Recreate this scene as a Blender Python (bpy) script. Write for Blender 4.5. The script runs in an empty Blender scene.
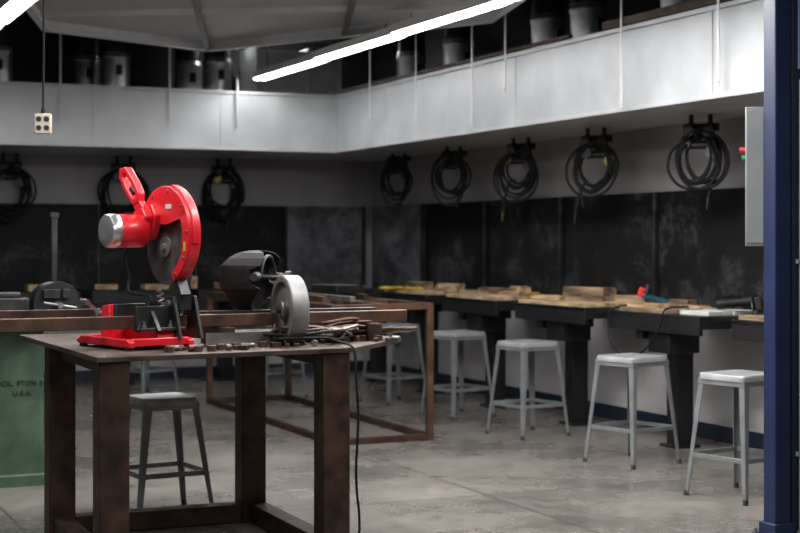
import bpy, bmesh, math, random
from mathutils import Vector, Matrix, Euler
random.seed(7)
S=bpy.context.scene
COL=S.collection
# ---------------------------------------------------------------- materials
def mat(name,c1,c2=None,scale=4.0,rough=0.6,metal=0.0,bump=0.0,lo=0.35,hi=0.65,rough2=None,detail=6,stretch=None,emit=None,es=0,coat=0,spec=.5):
    m=bpy.data.materials.new(name); m.use_nodes=True
    nt=m.node_tree; N=nt.nodes; L=nt.links
    b=N['Principled BSDF']
    b.inputs['Roughness'].default_value=rough; b.inputs['Metallic'].default_value=metal
    b.inputs['Coat Weight'].default_value=coat
    b.inputs['Specular IOR Level'].default_value=spec
    if emit:
        b.inputs['Emission Color'].default_value=(*emit,1); b.inputs['Emission Strength'].default_value=es
    if c2 is None: c2=tuple(min(1,x*1.25+0.004) for x in c1)
    tc=N.new('ShaderNodeTexCoord'); mp=N.new('ShaderNodeMapping')
    if stretch: mp.inputs['Scale'].default_value=stretch
    nz=N.new('ShaderNodeTexNoise'); nz.inputs['Scale'].default_value=scale; nz.inputs['Detail'].default_value=detail
    cr=N.new('ShaderNodeValToRGB'); cr.color_ramp.elements[0].position=lo; cr.color_ramp.elements[1].position=hi
    cr.color_ramp.elements[0].color=(*c1,1); cr.color_ramp.elements[1].color=(*c2,1)
    L.new(tc.outputs['Object'],mp.inputs['Vector']); L.new(mp.outputs['Vector'],nz.inputs['Vector'])
    L.new(nz.outputs['Fac'],cr.inputs['Fac']); L.new(cr.outputs['Color'],b.inputs['Base Color'])
    if rough2 is not None:
        mr=N.new('ShaderNodeMapRange'); mr.inputs['From Min'].default_value=lo; mr.inputs['From Max'].default_value=hi
        mr.inputs['To Min'].default_value=rough; mr.inputs['To Max'].default_value=rough2
        L.new(nz.outputs['Fac'],mr.inputs['Value']); L.new(mr.outputs['Result'],b.inputs['Roughness'])
    if bump:
        bp=N.new('ShaderNodeBump'); bp.inputs['Strength'].default_value=bump; bp.inputs['Distance'].default_value=0.01
        L.new(nz.outputs['Fac'],bp.inputs['Height']); L.new(bp.outputs['Normal'],b.inputs['Normal'])
    return m
M={}
def sootmat(name,base,mid,light,sc,p0=.6,p1=.8,p2=1.0):
    m=bpy.data.materials.new(name); m.use_nodes=True
    nt=m.node_tree;N=nt.nodes;L=nt.links;b=N['Principled BSDF'];b.inputs['Roughness'].default_value=0.65
    b.inputs['Specular IOR Level'].default_value=.25
    g=N.new('ShaderNodeNewGeometry')
    n1=N.new('ShaderNodeTexNoise');n1.inputs['Scale'].default_value=sc;n1.inputs['Detail'].default_value=5;n1.inputs['Roughness'].default_value=.6;n1.inputs['Distortion'].default_value=.6
    n2=N.new('ShaderNodeTexNoise');n2.inputs['Scale'].default_value=sc*9;n2.inputs['Detail'].default_value=8;n2.inputs['Roughness'].default_value=.75
    for n in(n1,n2):L.new(g.outputs['Position'],n.inputs['Vector'])
    a=N.new('ShaderNodeMath');a.operation='MULTIPLY_ADD';a.inputs[1].default_value=.55;L.new(n2.outputs['Fac'],a.inputs[0]);L.new(n1.outputs['Fac'],a.inputs[2])
    cr=N.new('ShaderNodeValToRGB');e=cr.color_ramp.elements
    e[0].position=p0;e[0].color=(*base,1);e[1].position=p2;e[1].color=(*light,1)
    k=e.new(p1);k.color=(*mid,1)
    L.new(a.outputs[0],cr.inputs['Fac']);L.new(cr.outputs['Color'],b.inputs['Base Color']);return m
M['black_panel']=sootmat('sooty_black_panel',(0.0015,0.0015,0.0015),(0.005,0.005,0.0055),(0.055,0.054,0.058),2.2,.62,.80,1.0)
M['grey_panel']=sootmat('sooty_grey_panel',(0.03,0.032,0.036),(0.10,0.105,0.115),(0.20,0.21,0.225),1.6,.58,.74,.95)
M['galv']=mat('galvanised_sheet',(0.46,0.475,0.487),(0.60,0.615,0.628),3.0,0.36,0.35,0.03,0.3,0.7,0.48,detail=11)
M['galv_dark']=mat('dull_duct_sheet',(0.50,0.505,0.51),(0.60,0.605,0.61),7,0.45,0.15,0.0,.2,.8,detail=6)
M['duct_light']=mat('pale_duct_frame',(0.66,0.665,0.67),(0.76,0.765,0.77),6,0.4,0.1,0.0)
M['silver']=mat('bright_duct',(0.40,0.40,0.41),(0.54,0.54,0.55),3,0.3,0.8)
M['rust']=mat('rusty_steel',(0.020,0.011,0.008),(0.085,0.040,0.026),9,0.5,0.4,0.3,0.35,0.7)
M['rust2']=mat('brown_rust_tube',(0.050,0.026,0.017),(0.14,0.070,0.042),7,0.5,0.4,0.3,0.35,0.7)
M['tabletop']=mat('rusty_steel_plate',(0.034,0.025,0.022),(0.115,0.083,0.066),5,0.42,0.5,0.15,0.3,0.7,0.62,detail=9)
M['steel']=mat('mill_steel',(0.16,0.155,0.155),(0.30,0.29,0.29),8,0.4,0.7,0.1)
M['cast']=mat('grey_cast_steel',(0.12,0.12,0.122),(0.25,0.25,0.25),9,0.5,0.4,0.15,detail=8)
M['dsteel']=mat('dark_steel',(0.025,0.025,0.027),(0.06,0.058,0.06),8,0.45,0.7,0.1)
M['red']=mat('red_enamel',(0.55,0.008,0.016),(0.70,0.014,0.028),5,0.34,0.0,0,coat=0.2)
M['black']=mat('matte_black_plastic',(0.003,0.003,0.0035),(0.007,0.007,0.008),10,0.62,spec=.35)
M['blackm']=mat('black_painted_steel',(0.004,0.004,0.005),(0.012,0.011,0.012),5,0.5,0.2)
M['rubber']=mat('black_rubber',(0.002,0.002,0.002),(0.005,0.005,0.005),20,0.7,spec=.3)
M['chrome']=mat('polished_metal',(0.62,0.62,0.63),(0.74,0.74,0.75),6,0.28,0.9)
M['stool']=mat('grey_enamel_steel',(0.165,0.177,0.183),(0.23,0.242,0.248),7,0.4,0.3,0)
M['stoolseat']=mat('light_grey_seat_enamel',(0.27,0.28,0.287),(0.37,0.38,0.387),7,0.36,0.2,0,coat=0.1)
M['stoold']=mat('worn_grey_steel',(0.22,0.225,0.23),(0.30,0.305,0.31),6,0.45,0.3)
M['seatd']=mat('worn_pale_seat',(0.34,0.34,0.34),(0.50,0.50,0.50),12,0.4,0.2)
M['wood']=mat('scorched_pale_wood',(0.16,0.09,0.045),(0.54,0.385,0.23),3.5,0.7,0,0.2,0.33,0.6,stretch=(6,.9,6))
M['wood2']=mat('worn_brown_board',(0.05,0.034,0.022),(0.36,0.25,0.155),2.5,0.7,0,0.2,0.35,0.62,stretch=(5,.9,5))
M['navy']=mat('navy_paint',(0.007,0.015,0.055),(0.010,0.022,0.074),3,0.45)
M['navy2']=mat('deep_navy_wall',(0.007,0.012,0.028),(0.010,0.018,0.042),2,0.55)
M['blue3']=mat('muted_blue_panel',(0.10,0.15,0.24),(0.13,0.19,0.29),2,0.5)
M['green']=mat('green_machine_paint',(0.020,0.047,0.025),(0.047,0.088,0.050),7,0.6,0.1,0.15,detail=10)
M['letter']=mat('dark_lettering',(0.005,0.010,0.006),(0.008,0.014,0.009),6,0.7)
M['beige']=mat('beige_outlet_box',(0.42,0.37,0.30),(0.52,0.47,0.38),5,0.5)
M['boxgrey']=mat('mid_grey_box',(0.18,0.195,0.20),(0.23,0.245,0.25),3,0.5)
M['white']=mat('white_strip',(0.7,0.7,0.7),(0.8,0.8,0.8),3,0.5)
M['tube']=mat('fluorescent_tube',(0.9,0.9,0.9),(0.95,0.95,0.95),3,0.5,emit=(0.98,0.98,0.98),es=20)
M['abrasive']=mat('abrasive_disc',(0.03,0.03,0.032),(0.11,0.105,0.11),14,0.45,0.4,0.1)
M['yellow']=mat('yellow_leather',(0.42,0.27,0.03),(0.60,0.42,0.06),8,0.6)
M['teal']=mat('teal_casing',(0.012,0.05,0.07),(0.02,0.08,0.11),5,0.4)
M['brass']=mat('dull_brass',(0.14,0.10,0.04),(0.22,0.16,0.06),8,0.4,0.8)
M['cap']=mat('dark_cap',(0.012,0.012,0.013),(0.02,0.02,0.022),4,0.6)
M['glass']=mat('dark_filter_glass',(0.005,0.02,0.012),(0.008,0.03,0.018),4,0.05,0.2)
M['paper']=mat('pale_paper',(0.42,0.42,0.40),(0.55,0.55,0.53),4,0.7)
M['greenb']=mat('green_button',(0.02,0.3,0.12),(0.03,0.38,0.16),4,0.4)
M['pinkred']=mat('red_button',(0.5,0.02,0.02),(0.6,0.03,0.03),4,0.4)
M['ceil']=mat('black_ceiling_paint',(0.006,0.006,0.007),(0.012,0.012,0.013),2,0.8)
def wallmat():
    m=bpy.data.materials.new('grey_wall_paint'); m.use_nodes=True
    nt=m.node_tree;N=nt.nodes;L=nt.links;b=N['Principled BSDF'];b.inputs['Roughness'].default_value=0.6
    g=N.new('ShaderNodeNewGeometry');sp=N.new('ShaderNodeSeparateXYZ');L.new(g.outputs['Position'],sp.inputs['Vector'])
    nz=N.new('ShaderNodeTexNoise');nz.inputs['Scale'].default_value=1.3;nz.inputs['Detail'].default_value=7
    L.new(g.outputs['Position'],nz.inputs['Vector'])
    cr=N.new('ShaderNodeValToRGB');cr.color_ramp.elements[0].position=0.3;cr.color_ramp.elements[1].position=0.6
    cr.color_ramp.elements[0].color=(0.19,0.185,0.19,1);cr.color_ramp.elements[1].color=(0.31,0.30,0.305,1)
    L.new(nz.outputs['Fac'],cr.inputs['Fac'])
    c3=N.new('ShaderNodeValToRGB');c3.color_ramp.elements[0].position=0.3;c3.color_ramp.elements[1].position=0.6
    c3.color_ramp.elements[0].color=(0.36,0.35,0.355,1);c3.color_ramp.elements[1].color=(0.52,0.505,0.51,1)  # lower wall colour lightened in place of more light under the benches
    L.new(nz.outputs['Fac'],c3.inputs['Fac'])
    lt=N.new('ShaderNodeMath');lt.operation='LESS_THAN';lt.inputs[1].default_value=0.87;L.new(sp.outputs['Z'],lt.inputs[0])
    m0=N.new('ShaderNodeMix');m0.data_type='RGBA';L.new(lt.outputs[0],m0.inputs['Factor']);L.new(cr.outputs['Color'],m0.inputs['A']);L.new(c3.outputs['Color'],m0.inputs['B'])
    mt=N.new('ShaderNodeMath');mt.operation='GREATER_THAN';mt.inputs[1].default_value=2.55
    L.new(sp.outputs['Z'],mt.inputs[0])
    mx=N.new('ShaderNodeMix');mx.data_type='RGBA';mx.inputs['B'].default_value=(0.01,0.01,0.012,1)
    L.new(mt.outputs[0],mx.inputs['Factor']);L.new(m0.outputs['Result'],mx.inputs['A'])
    L.new(mx.outputs['Result'],b.inputs['Base Color']);return m
M['wall']=wallmat()
def floormat():
    m=bpy.data.materials.new('polished_concrete'); m.use_nodes=True
    nt=m.node_tree;N=nt.nodes;L=nt.links;b=N['Principled BSDF']
    g=N.new('ShaderNodeTexCoord')
    n1=N.new('ShaderNodeTexNoise');n1.inputs['Scale'].default_value=1.0;n1.inputs['Detail'].default_value=10;n1.inputs['Roughness'].default_value=0.68
    n2=N.new('ShaderNodeTexNoise');n2.inputs['Scale'].default_value=12;n2.inputs['Detail'].default_value=9;n2.inputs['Roughness'].default_value=0.7
    for n in(n1,n2):L.new(g.outputs['Object'],n.inputs['Vector'])
    cr=N.new('ShaderNodeValToRGB');cr.color_ramp.elements[0].position=0.34;cr.color_ramp.elements[1].position=0.66
    cr.color_ramp.elements[0].color=(0.105,0.096,0.087,1);cr.color_ramp.elements[1].color=(0.235,0.215,0.196,1)
    L.new(n1.outputs['Fac'],cr.inputs['Fac'])
    c2=N.new('ShaderNodeValToRGB');c2.color_ramp.elements[0].position=0.36;c2.color_ramp.elements[1].position=0.58
    c2.color_ramp.elements[0].color=(0.66,0.655,0.65,1);c2.color_ramp.elements[1].color=(1,1,1,1)
    L.new(n2.outputs['Fac'],c2.inputs['Fac'])
    mx=N.new('ShaderNodeMix');mx.data_type='RGBA';mx.blend_type='MULTIPLY';mx.inputs['Factor'].default_value=0.85
    L.new(cr.outputs['Color'],mx.inputs['A']);L.new(c2.outputs['Color'],mx.inputs['B'])
    sp=N.new('ShaderNodeSeparateXYZ');L.new(g.outputs['Object'],sp.inputs['Vector'])
    last=None
    for ax in('X','Y'):
        a=N.new('ShaderNodeMath');a.operation='PINGPONG';a.inputs[1].default_value=1.25;L.new(sp.outputs[ax],a.inputs[0])
        c=N.new('ShaderNodeMath');c.operation='LESS_THAN';c.inputs[1].default_value=0.007;L.new(a.outputs[0],c.inputs[0])
        if last is None:last=c
        else:
            d=N.new('ShaderNodeMath');d.operation='MAXIMUM';L.new(last.outputs[0],d.inputs[0]);L.new(c.outputs[0],d.inputs[1]);last=d
    m2=N.new('ShaderNodeMix');m2.data_type='RGBA';m2.inputs['B'].default_value=(0.06,0.052,0.045,1)
    L.new(last.outputs[0],m2.inputs['Factor']);L.new(mx.outputs['Result'],m2.inputs['A'])
    L.new(m2.outputs['Result'],b.inputs['Base Color'])
    mr=N.new('ShaderNodeMapRange');mr.inputs['To Min'].default_value=0.16;mr.inputs['To Max'].default_value=0.40
    L.new(n1.outputs['Fac'],mr.inputs['Value']);L.new(mr.outputs['Result'],b.inputs['Roughness']);return m
M['floor']=floormat()
# ---------------------------------------------------------------- mesh helpers
def nb(): return bmesh.new()
def box(bm,c,s,rot=None):
    mx=Matrix.Translation(Vector(c))
    if rot is not None: mx=mx@(Euler(rot).to_matrix().to_4x4())
    mx=mx@Matrix.Diagonal((s[0],s[1],s[2],1))
    bmesh.ops.create_cube(bm,size=1,matrix=mx)
def cyl(bm,p1,p2,r1,r2=None,seg=24,rotz=0):
    p1=Vector(p1);p2=Vector(p2);d=p2-p1
    if r2 is None:r2=r1
    q=d.to_track_quat('Z','Y').to_matrix().to_4x4()
    mx=Matrix.Translation((p1+p2)/2)@q@Matrix.Rotation(rotz,4,'Z')
    bmesh.ops.create_cone(bm,cap_ends=True,segments=seg,radius1=max(r1,1e-4),radius2=max(r2,1e-4),depth=d.length,matrix=mx)
def beam(bm,p1,p2,w1,h1,w2=None,h2=None,up=(0,0,1)):
    w2=w1 if w2 is None else w2;h2=h1 if h2 is None else h2
    p1=Vector(p1);p2=Vector(p2);d=(p2-p1).normalized();u=Vector(up)
    if abs(d.dot(u))>0.99:u=Vector((0,1,0))
    s=d.cross(u).normalized();t=s.cross(d).normalized()
    vs=[]
    for p,w,h in((p1,w1,h1),(p2,w2,h2)):
        for a,b in((-1,-1),(1,-1),(1,1),(-1,1)):
            vs.append(bm.verts.new(p+s*a*w/2+t*b*h/2))
    for f in((3,2,1,0),(4,5,6,7),(0,1,5,4),(1,2,6,5),(2,3,7,6),(3,0,4,7)):
        bm.faces.new([vs[i] for i in f])
def smooth(pts,n=6,closed=False):
    P=[Vector(p) for p in pts];out=[];m=len(P)
    rng=range(m) if closed else range(m-1)
    for i in rng:
        if closed:a,b,c,d=P[i-1],P[i],P[(i+1)%m],P[(i+2)%m]
        else:a,b,c,d=P[max(i-1,0)],P[i],P[i+1],P[min(i+2,m-1)]
        for k in range(n):
            t=k/n
            out.append(0.5*((2*b)+(c-a)*t+(2*a-5*b+4*c-d)*t*t+(3*b-a-3*c+d)*t**3))
    if not closed:out.append(P[-1])
    return out
def tube(bm,pts,r,seg=8,closed=False,radii=None):
    P=[Vector(p) for p in pts];n=len(P);rings=[];prev=None
    for i in range(n):
        if closed:d=P[(i+1)%n]-P[i-1]
        else:d=P[min(i+1,n-1)]-P[max(i-1,0)]
        if d.length<1e-9:d=Vector((0,0,1))
        d.normalize()
        if prev is None:
            u=Vector((0,0,1)) if abs(d.z)<0.9 else Vector((1,0,0))
            s=d.cross(u).normalized()
        else:
            s=(prev-d*prev.dot(d))
            s=s.normalized() if s.length>1e-6 else d.orthogonal().normalized()
        prev=s;t=d.cross(s)
        rr=radii[i] if radii else r
        rings.append([bm.verts.new(P[i]+(s*math.cos(2*math.pi*k/seg)+t*math.sin(2*math.pi*k/seg))*rr) for k in range(seg)])
    rn=n if closed else n-1
    for i in range(rn):
        A_=rings[i];B=rings[(i+1)%n]
        for k in range(seg):
            bm.faces.new((A_[k],A_[(k+1)%seg],B[(k+1)%seg],B[k]))
    if not closed:
        bm.faces.new(rings[0][::-1]);bm.faces.new(rings[-1])
def loft(bm,rings,cap0=True,cap1=True):
    V=[[bm.verts.new(p) for p in r] for r in rings];n=len(V[0])
    for A_,B in zip(V,V[1:]):
        for k in range(n):bm.faces.new((A_[k],A_[(k+1)%n],B[(k+1)%n],B[k]))
    if cap0:bm.faces.new(V[0][::-1])
    if cap1:bm.faces.new(V[-1])
def prism(bm,pts,z0,z1):
    loft(bm,[[(p[0],p[1],z0) for p in pts],[(p[0],p[1],z1) for p in pts]])
def xprism(bm,pts,x0,x1):
    loft(bm,[[(x0,p[0],p[1]) for p in pts],[(x1,p[0],p[1]) for p in pts]])
def lathe(bm,prof,mx,seg=36):
    rings=[]
    for r,z in prof:
        rings.append([mx@Vector((r*math.cos(2*math.pi*k/seg),r*math.sin(2*math.pi*k/seg),z)) for k in range(seg)])
    loft(bm,rings)
def rsq(h,r,z,n=5,hy=None):
    hy=hy or h;out=[]
    for q,(sx,sy) in enumerate(((1,1),(-1,1),(-1,-1),(1,-1))):
        for k in range(n+1):
            a=q*math.pi/2+k/n*math.pi/2
            out.append((sx*(h-r)+r*math.cos(a),sy*(hy-r)+r*math.sin(a),z))
    return out
def sector(bm,ri,ro,a0,a1,x0,x1,cy,cz,n=28,ri1=None):
    a0=math.radians(a0);a1=math.radians(a1);rings=[]
    if ri1 is None:ri1=ri
    for i in range(n+1):
        a=a0+(a1-a0)*i/n;c,s=math.cos(a),math.sin(a);q=ri+(ri1-ri)*i/n
        rings.append([(x0,cy+q*c,cz+q*s),(x1,cy+q*c,cz+q*s),(x1,cy+ro*c,cz+ro*s),(x0,cy+ro*c,cz+ro*s)])
    loft(bm,rings)
def fin(bm,name,m,parent=None,loc=(0,0,0),rz=0,label=None,bev=0.0,sm=True,rot=None):
    bmesh.ops.recalc_face_normals(bm,faces=bm.faces[:])
    me=bpy.data.meshes.new(name);bm.to_mesh(me);bm.free()
    o=bpy.data.objects.new(name,me);COL.objects.link(o)
    me.materials.append(M[m] if isinstance(m,str) else m)
    if sm:
        for p in me.polygons:p.use_smooth=True
        me.set_sharp_from_angle(angle=math.radians(35))
    o.location=loc;o.rotation_euler=rot if rot else (0,0,rz)
    if parent is not None:o.parent=parent
    if label:o['label']=label
    if bev:
        b=o.modifiers.new('bevel','BEVEL');b.width=bev;b.segments=2;b.limit_method='ANGLE'
    return o
def thing(name,label,cat,loc,rz=0,group=None,rot=None):
    e=bpy.data.objects.new(name,None);COL.objects.link(e);e.empty_display_size=0.1
    e.location=loc;e.rotation_euler=rot if rot else (0,0,rz);e['label']=label;e['category']=cat
    if group:e['group']=group
    return e
def tag(o,label,cat,group=None):
    o['label']=label;o['category']=cat
    if group:o['group']=group
    return o
def dup(o,loc,rz,label=None):
    def cp(x,par):
        c=x.copy();COL.objects.link(c)
        if par is not None:c.parent=par
        for ch in list(x.children):cp(ch,c)
        return c
    c=cp(o,None);c.location=loc;c.rotation_euler=(0,0,rz)
    if label:c['label']=label
    return c
# room frame: origin = room corner, x along back wall to the right wall, y along right wall
CX,CY=-0.301,16.1
A=math.atan(0.4467);ca,sa=math.cos(A),math.sin(A)
def R(x,y,z=0): return Vector((CX+x*ca-y*sa,CY+x*sa+y*ca,z))
RB=A+math.pi      # local +Y points out of back wall
RR=A+math.pi/2    # local +Y points out of right wall
def toR(X,Y):
    dx,dy=X-CX,Y-CY
    return dx*ca+dy*sa,-dx*sa+dy*ca
rad=math.radians
# ---------------------------------------------------------------- setting
def struct(o):o['kind']='structure';return o
bm=nb();box(bm,(-3.5,-8,-0.05),(13,17,0.1));struct(fin(bm,'floor','floor',loc=R(0,0),rz=A))
bm=nb();box(bm,(-3.95,0.075,2.1),(8.2,0.15,4.2));struct(fin(bm,'wall_back','wall',loc=R(0,0),rz=A))
bm=nb();box(bm,(0.075,-4.59,2.1),(0.15,9.18,4.2));struct(fin(bm,'wall_right','wall',loc=R(0,0),rz=A))
bm=nb();box(bm,(-0.88,-9.14,2.1),(1.76,0.07,4.2));struct(fin(bm,'wall_partition','navy2',loc=R(0,0),rz=A))
bm=nb();box(bm,(-0.88,-9.181,3.2),(1.7,0.012,2.0));struct(fin(bm,'trim_1','blue3',loc=R(0,0),rz=A))
bm=nb();box(bm,(-3.5,-8,4.25),(13,17,0.1));struct(fin(bm,'ceiling','ceil',loc=R(0,0),rz=A))
bm=nb();box(bm,(-3.95,-0.008,0.055),(8.2,0.016,0.11));struct(fin(bm,'baseboard_back','navy2',loc=R(0,0),rz=A))
bm=nb();box(bm,(-0.008,-4.53,0.055),(0.016,9.06,0.11));struct(fin(bm,'baseboard_right','navy2',loc=R(0,0),rz=A))
# column
col=thing('steel_column','navy blue painted square steel column with base plate','column',R(-1.815,-9.13),A)
bm=nb();box(bm,(0,0,2.1),(0.090,0.090,4.17));fin(bm,'post','navy',col,bev=0.006)
bm=nb();box(bm,(0,0,0.04),(0.12,0.12,0.08));box(bm,(0,0,0.0125),(0.17,0.17,0.025));fin(bm,'base_plate','navy',col,bev=0.003)
for sx in(-1,1):
    for sy in(-1,1):
        bm=nb();cyl(bm,(sx*.07,sy*.07,.025),(sx*.07,sy*.07,.045),.009,seg=6);fin(bm,'anchor_bolt','steel',col)
eb=thing('electrical_disconnect_box','mid grey metal electrical box fixed behind the blue column','electrical box',R(-1.85,-9.01,1.37),rad(-13))
bm=nb();box(bm,(0,0,.33),(.09,.06,.66));fin(bm,'body','boxgrey',eb,bev=.005)
bm=nb();box(bm,(0,-.032,.33),(.08,.006,.63));fin(bm,'door','boxgrey',eb,bev=.002)
bm=nb();cyl(bm,(-.045,0,.455),(-.072,0,.455),.015);fin(bm,'stop_button','pinkred',eb,label='small red push button')
bm=nb();cyl(bm,(-.045,0,.42),(-.062,0,.42),.012);fin(bm,'start_button','greenb',eb,label='small green push button')
bm=nb();tube(bm,[(0,0,.02),(0,0,2.15)],.012,10)
for z in(.4,1.3):box(bm,(0,.008,z),(.04,.02,.02))
tag(fin(bm,'conduit_pipe','boxgrey',loc=R(-1.725,-9.195),rz=A),'grey conduit pipe clipped to navy partition','pipe')
# ---- wall panels
def panel(x,y,rz,w,m,lab,z0=0.86,z1=1.755):
    bm=nb();box(bm,(0,.016,(z1-z0)/2),(w-.012,.024,z1-z0))
    for i in(-1,1):
        for z in(.06,(z1-z0)-.06):cyl(bm,(i*(w/2-.05),.026,z),(i*(w/2-.05),.034,z),.01,seg=8)
    tag(fin(bm,'welding_backing_panel',m,loc=R(x,y,z0),rz=rz,bev=.003),lab,'wall panel','welding booth backing panels')
ed=[0.06,.7,1.40,2.74,4.10,5.48,6.82,8.2]
for i,(a,b) in enumerate(zip(ed,ed[1:])):
    panel(-.0,-(a+b)/2,RR,b-a,'grey_panel' if i<2 else 'black_panel','sooty grey steel panel in the room corner' if i<2 else 'scorched black steel wall panel above welding bench')
ed=[.12,1.0,1.95,2.95,4.0,5.05,6.1]
for i,(a,b) in enumerate(zip(ed,ed[1:])):
    panel(-(a+b)/2,0,RB,b-a,'grey_panel' if i<1 else 'black_panel','sooty grey steel panel in the room corner' if i<1 else 'scorched black steel wall panel above welding bench')
def post(x,y,rz,m='dsteel'):
    bm=nb();box(bm,(0,.055,.405),(.03,.036,.81))
    box(bm,(0,.055,.812),(.046,.036,.008));box(bm,(0,.057,.004),(.09,.04,.008))
    tag(fin(bm,'panel_post',m,loc=R(x,y,.935),rz=rz,bev=.003),'dark steel post standing between wall panels','post','panel posts')
for u in(1.40,2.74,4.10,5.48,6.82):post(0,-u,RR)
for u in(.12,1.0):post(-u,0,RB)
# ---- exhaust hood
hood=thing('exhaust_hood','long galvanised sheet exhaust hood wrapping the corner above benches','exhaust hood',R(0,0,2.24),A)
H=.555
def hpoly(d): return [(-7.6,0-.001),(-7.6,-1.335+d),(-.935+d,-1.335+d),(-.935+d,-9.05),(-.001,-9.05),(-.001,-.001)]
bm=nb();prism(bm,hpoly(.004),.0,H);fin(bm,'hood_body','galv',hood,sm=False)
for c,s in (((-4.27,-1.343,H-.012),(6.66,.024,.03)),((-.943,-5.19,H-.012),(.024,7.7,.03)),((-4.27,-1.343,.012),(6.66,.02,.024)),((-.943,-5.19,.012),(.02,7.7,.024))):
    bm=nb();box(bm,c,s);fin(bm,'edge_flange','galv',hood,sm=False,bev=.003)
for x in(-2.1,-3.3,-4.5,-5.7):
    bm=nb();box(bm,(x,-1.334,H/2),(.010,.006,H-.05));fin(bm,'standing_seam','galv',hood,sm=False)
for y in(-2.5,-4.94,-7.4):
    bm=nb();box(bm,(-.934,y,H/2),(.006,.010,H-.05));fin(bm,'standing_seam','galv',hood,sm=False)
for c,s in (((-.965,-7.6,H+.03),(.05,2.7,.05)),((-.965,-3.6,H+.02),(.035,4.4,.025))):
    bm=nb();box(bm,c,s);fin(bm,'support_angle','rust',hood,label='rusty angle iron along the hood top',bev=.003)
def stack(x,y):
    s=thing('exhaust_stack','round silver exhaust pipe rising from the hood top','duct pipe',R(x,y,2.80),A,'hood exhaust pipes')
    bm=nb();lathe(bm,[(.17,0),(.17,.012),(.135,.02),(.135,.30),(.142,.31),(.142,.34),(.135,.35),(.135,.37)],Matrix());fin(bm,'collar','silver',s)
    bm=nb();lathe(bm,[(.128,.37),(.128,1.39)],Matrix(),24);fin(bm,'riser','blackm',s)
    bm=nb();box(bm,(0,-.15,.2),(.05,.06,.09));fin(bm,'damper_handle','blackm',s,bev=.004)
for w in(1.95,2.13,2.95,3.15,4.05,4.3):stack(-w,-.72 if w not in(2.13,3.15,4.3) else -.35)
for u in(1.9,2.9,4.5,5.1,6.3,7.5):stack(-.40,-u)
def strap(z0,z1,th=.020):
    bm=nb();box(bm,(0,0,(z1-z0)/2),(th,.006,z1-z0));cyl(bm,(0,-.003,.03),(0,-.012,.03),.008,seg=8)
    box(bm,(0,0,z1-z0-.01),(.06,.04,.02))
    return bm
for (x,y,z0) in((-.968,-4.35,2.30),(-.968,-4.9,2.5),(-.968,-6.5,2.26),(-.968,-7.55,2.30),(-.968,-2.3,2.5),(-.968,-3.3,2.4)):
    bm=strap(z0,4.2);tag(fin(bm,'hanger_strap','duct_light',loc=R(x-.03,y,z0),rz=RR+math.pi),'thin pale metal hanger strap holding the hood','strap','hood hanger straps')
for x in(-2.6,-1.95,-3.6):
    bm=strap(2.45,4.2);tag(fin(bm,'hanger_strap','galv',loc=R(x,-1.372,2.45),rz=A),'thin pale metal hanger strap holding the hood','strap','hood hanger straps')
# ---- big supply duct: angular box with folded edge frames
duct=thing('ventilation_duct','large pale galvanised ventilation duct with folded edges below ceiling','ventilation duct',(0,0,3.12))
P=[(-2.77,11.75),(-1.67,13.0),(.67,11.3),(1.15,8.0),(-2.3,8.0)]
bm=nb();prism(bm,P[::-1],0,.5);fin(bm,'duct_body','galv_dark',duct,sm=False)
def lerp(a,b,t):return (a[0]+(b[0]-a[0])*t,a[1]+(b[1]-a[1])*t)
for a,b in zip(P,P[1:]+P[:1]):
    bm=nb();beam(bm,(a[0],a[1],-.03),(b[0],b[1],-.03),.012,.10);fin(bm,'folded_edge','duct_light',duct,sm=False)
    bm=nb();beam(bm,(a[0],a[1],-.08),(b[0],b[1],-.08),.06,.012);fin(bm,'flange','duct_light',duct,sm=False)
L0,L1=P[0],P[4];Rr0,Rr1=P[2],P[3]
for t in(.12,.42,.72):
    a=lerp(L0,L1,t);b=lerp(Rr0,Rr1,t)
    bm=nb();beam(bm,(a[0],a[1],-.02),(b[0],b[1],-.02),.018,.04);fin(bm,'seam','duct_light',duct,sm=False)
    bm=nb();beam(bm,(a[0],a[1]+.06,-.008),(b[0],b[1]+.06,-.008),.05,.014);fin(bm,'seam','blackm',duct,sm=False)
for (a,b) in (((-1.67,13.0),(-1.2,8.05)),((-.45,12.1),(-.15,8.05))):
    bm=nb();beam(bm,(a[0],a[1],-.055),(b[0],b[1],-.055),.045,.03);fin(bm,'stiffener','steel',duct,sm=False)
for x,y in((-2.3,10.7),(-1.57,12.2),(.4,10.8),(.7,8.3),(-2.1,8.3)):
    bm=nb();cyl(bm,(x,y,.5),(x,y,1.08),.01,seg=8);fin(bm,'hanger_rod','steel',duct)
bm=nb();box(bm,(0,0,.22),(.86,.5,.44));box(bm,(-.43,0,.22),(.03,.56,.5));box(bm,(.1,0,.22),(.03,.56,.5));box(bm,(.43,0,.22),(.03,.56,.5))
tag(fin(bm,'reflection_duct','galv',loc=R(-1.15,-.60,2.83),rz=A),'added bright sheet metal duct section standing in for a light reflection above the hood','ventilation duct')  # added duct section, stands in for a bright light reflection
for (a,b) in (((-2.9,13.3,3.3),(-.35,14.35,3.3)),((-1.75,13.7,3.75),(.55,12.9,3.75))):
    bm=nb();beam(bm,a,b,.05,.06)
    for p in(a,b):
        q=Vector(a).lerp(Vector(b),.12 if p is a else .88);cyl(bm,q,(q.x,q.y,4.19),.008,seg=8)
    tag(fin(bm,'steel_channel','steel'),'steel channel strut hung on rods below the ceiling','metal strut','ceiling struts')
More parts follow.
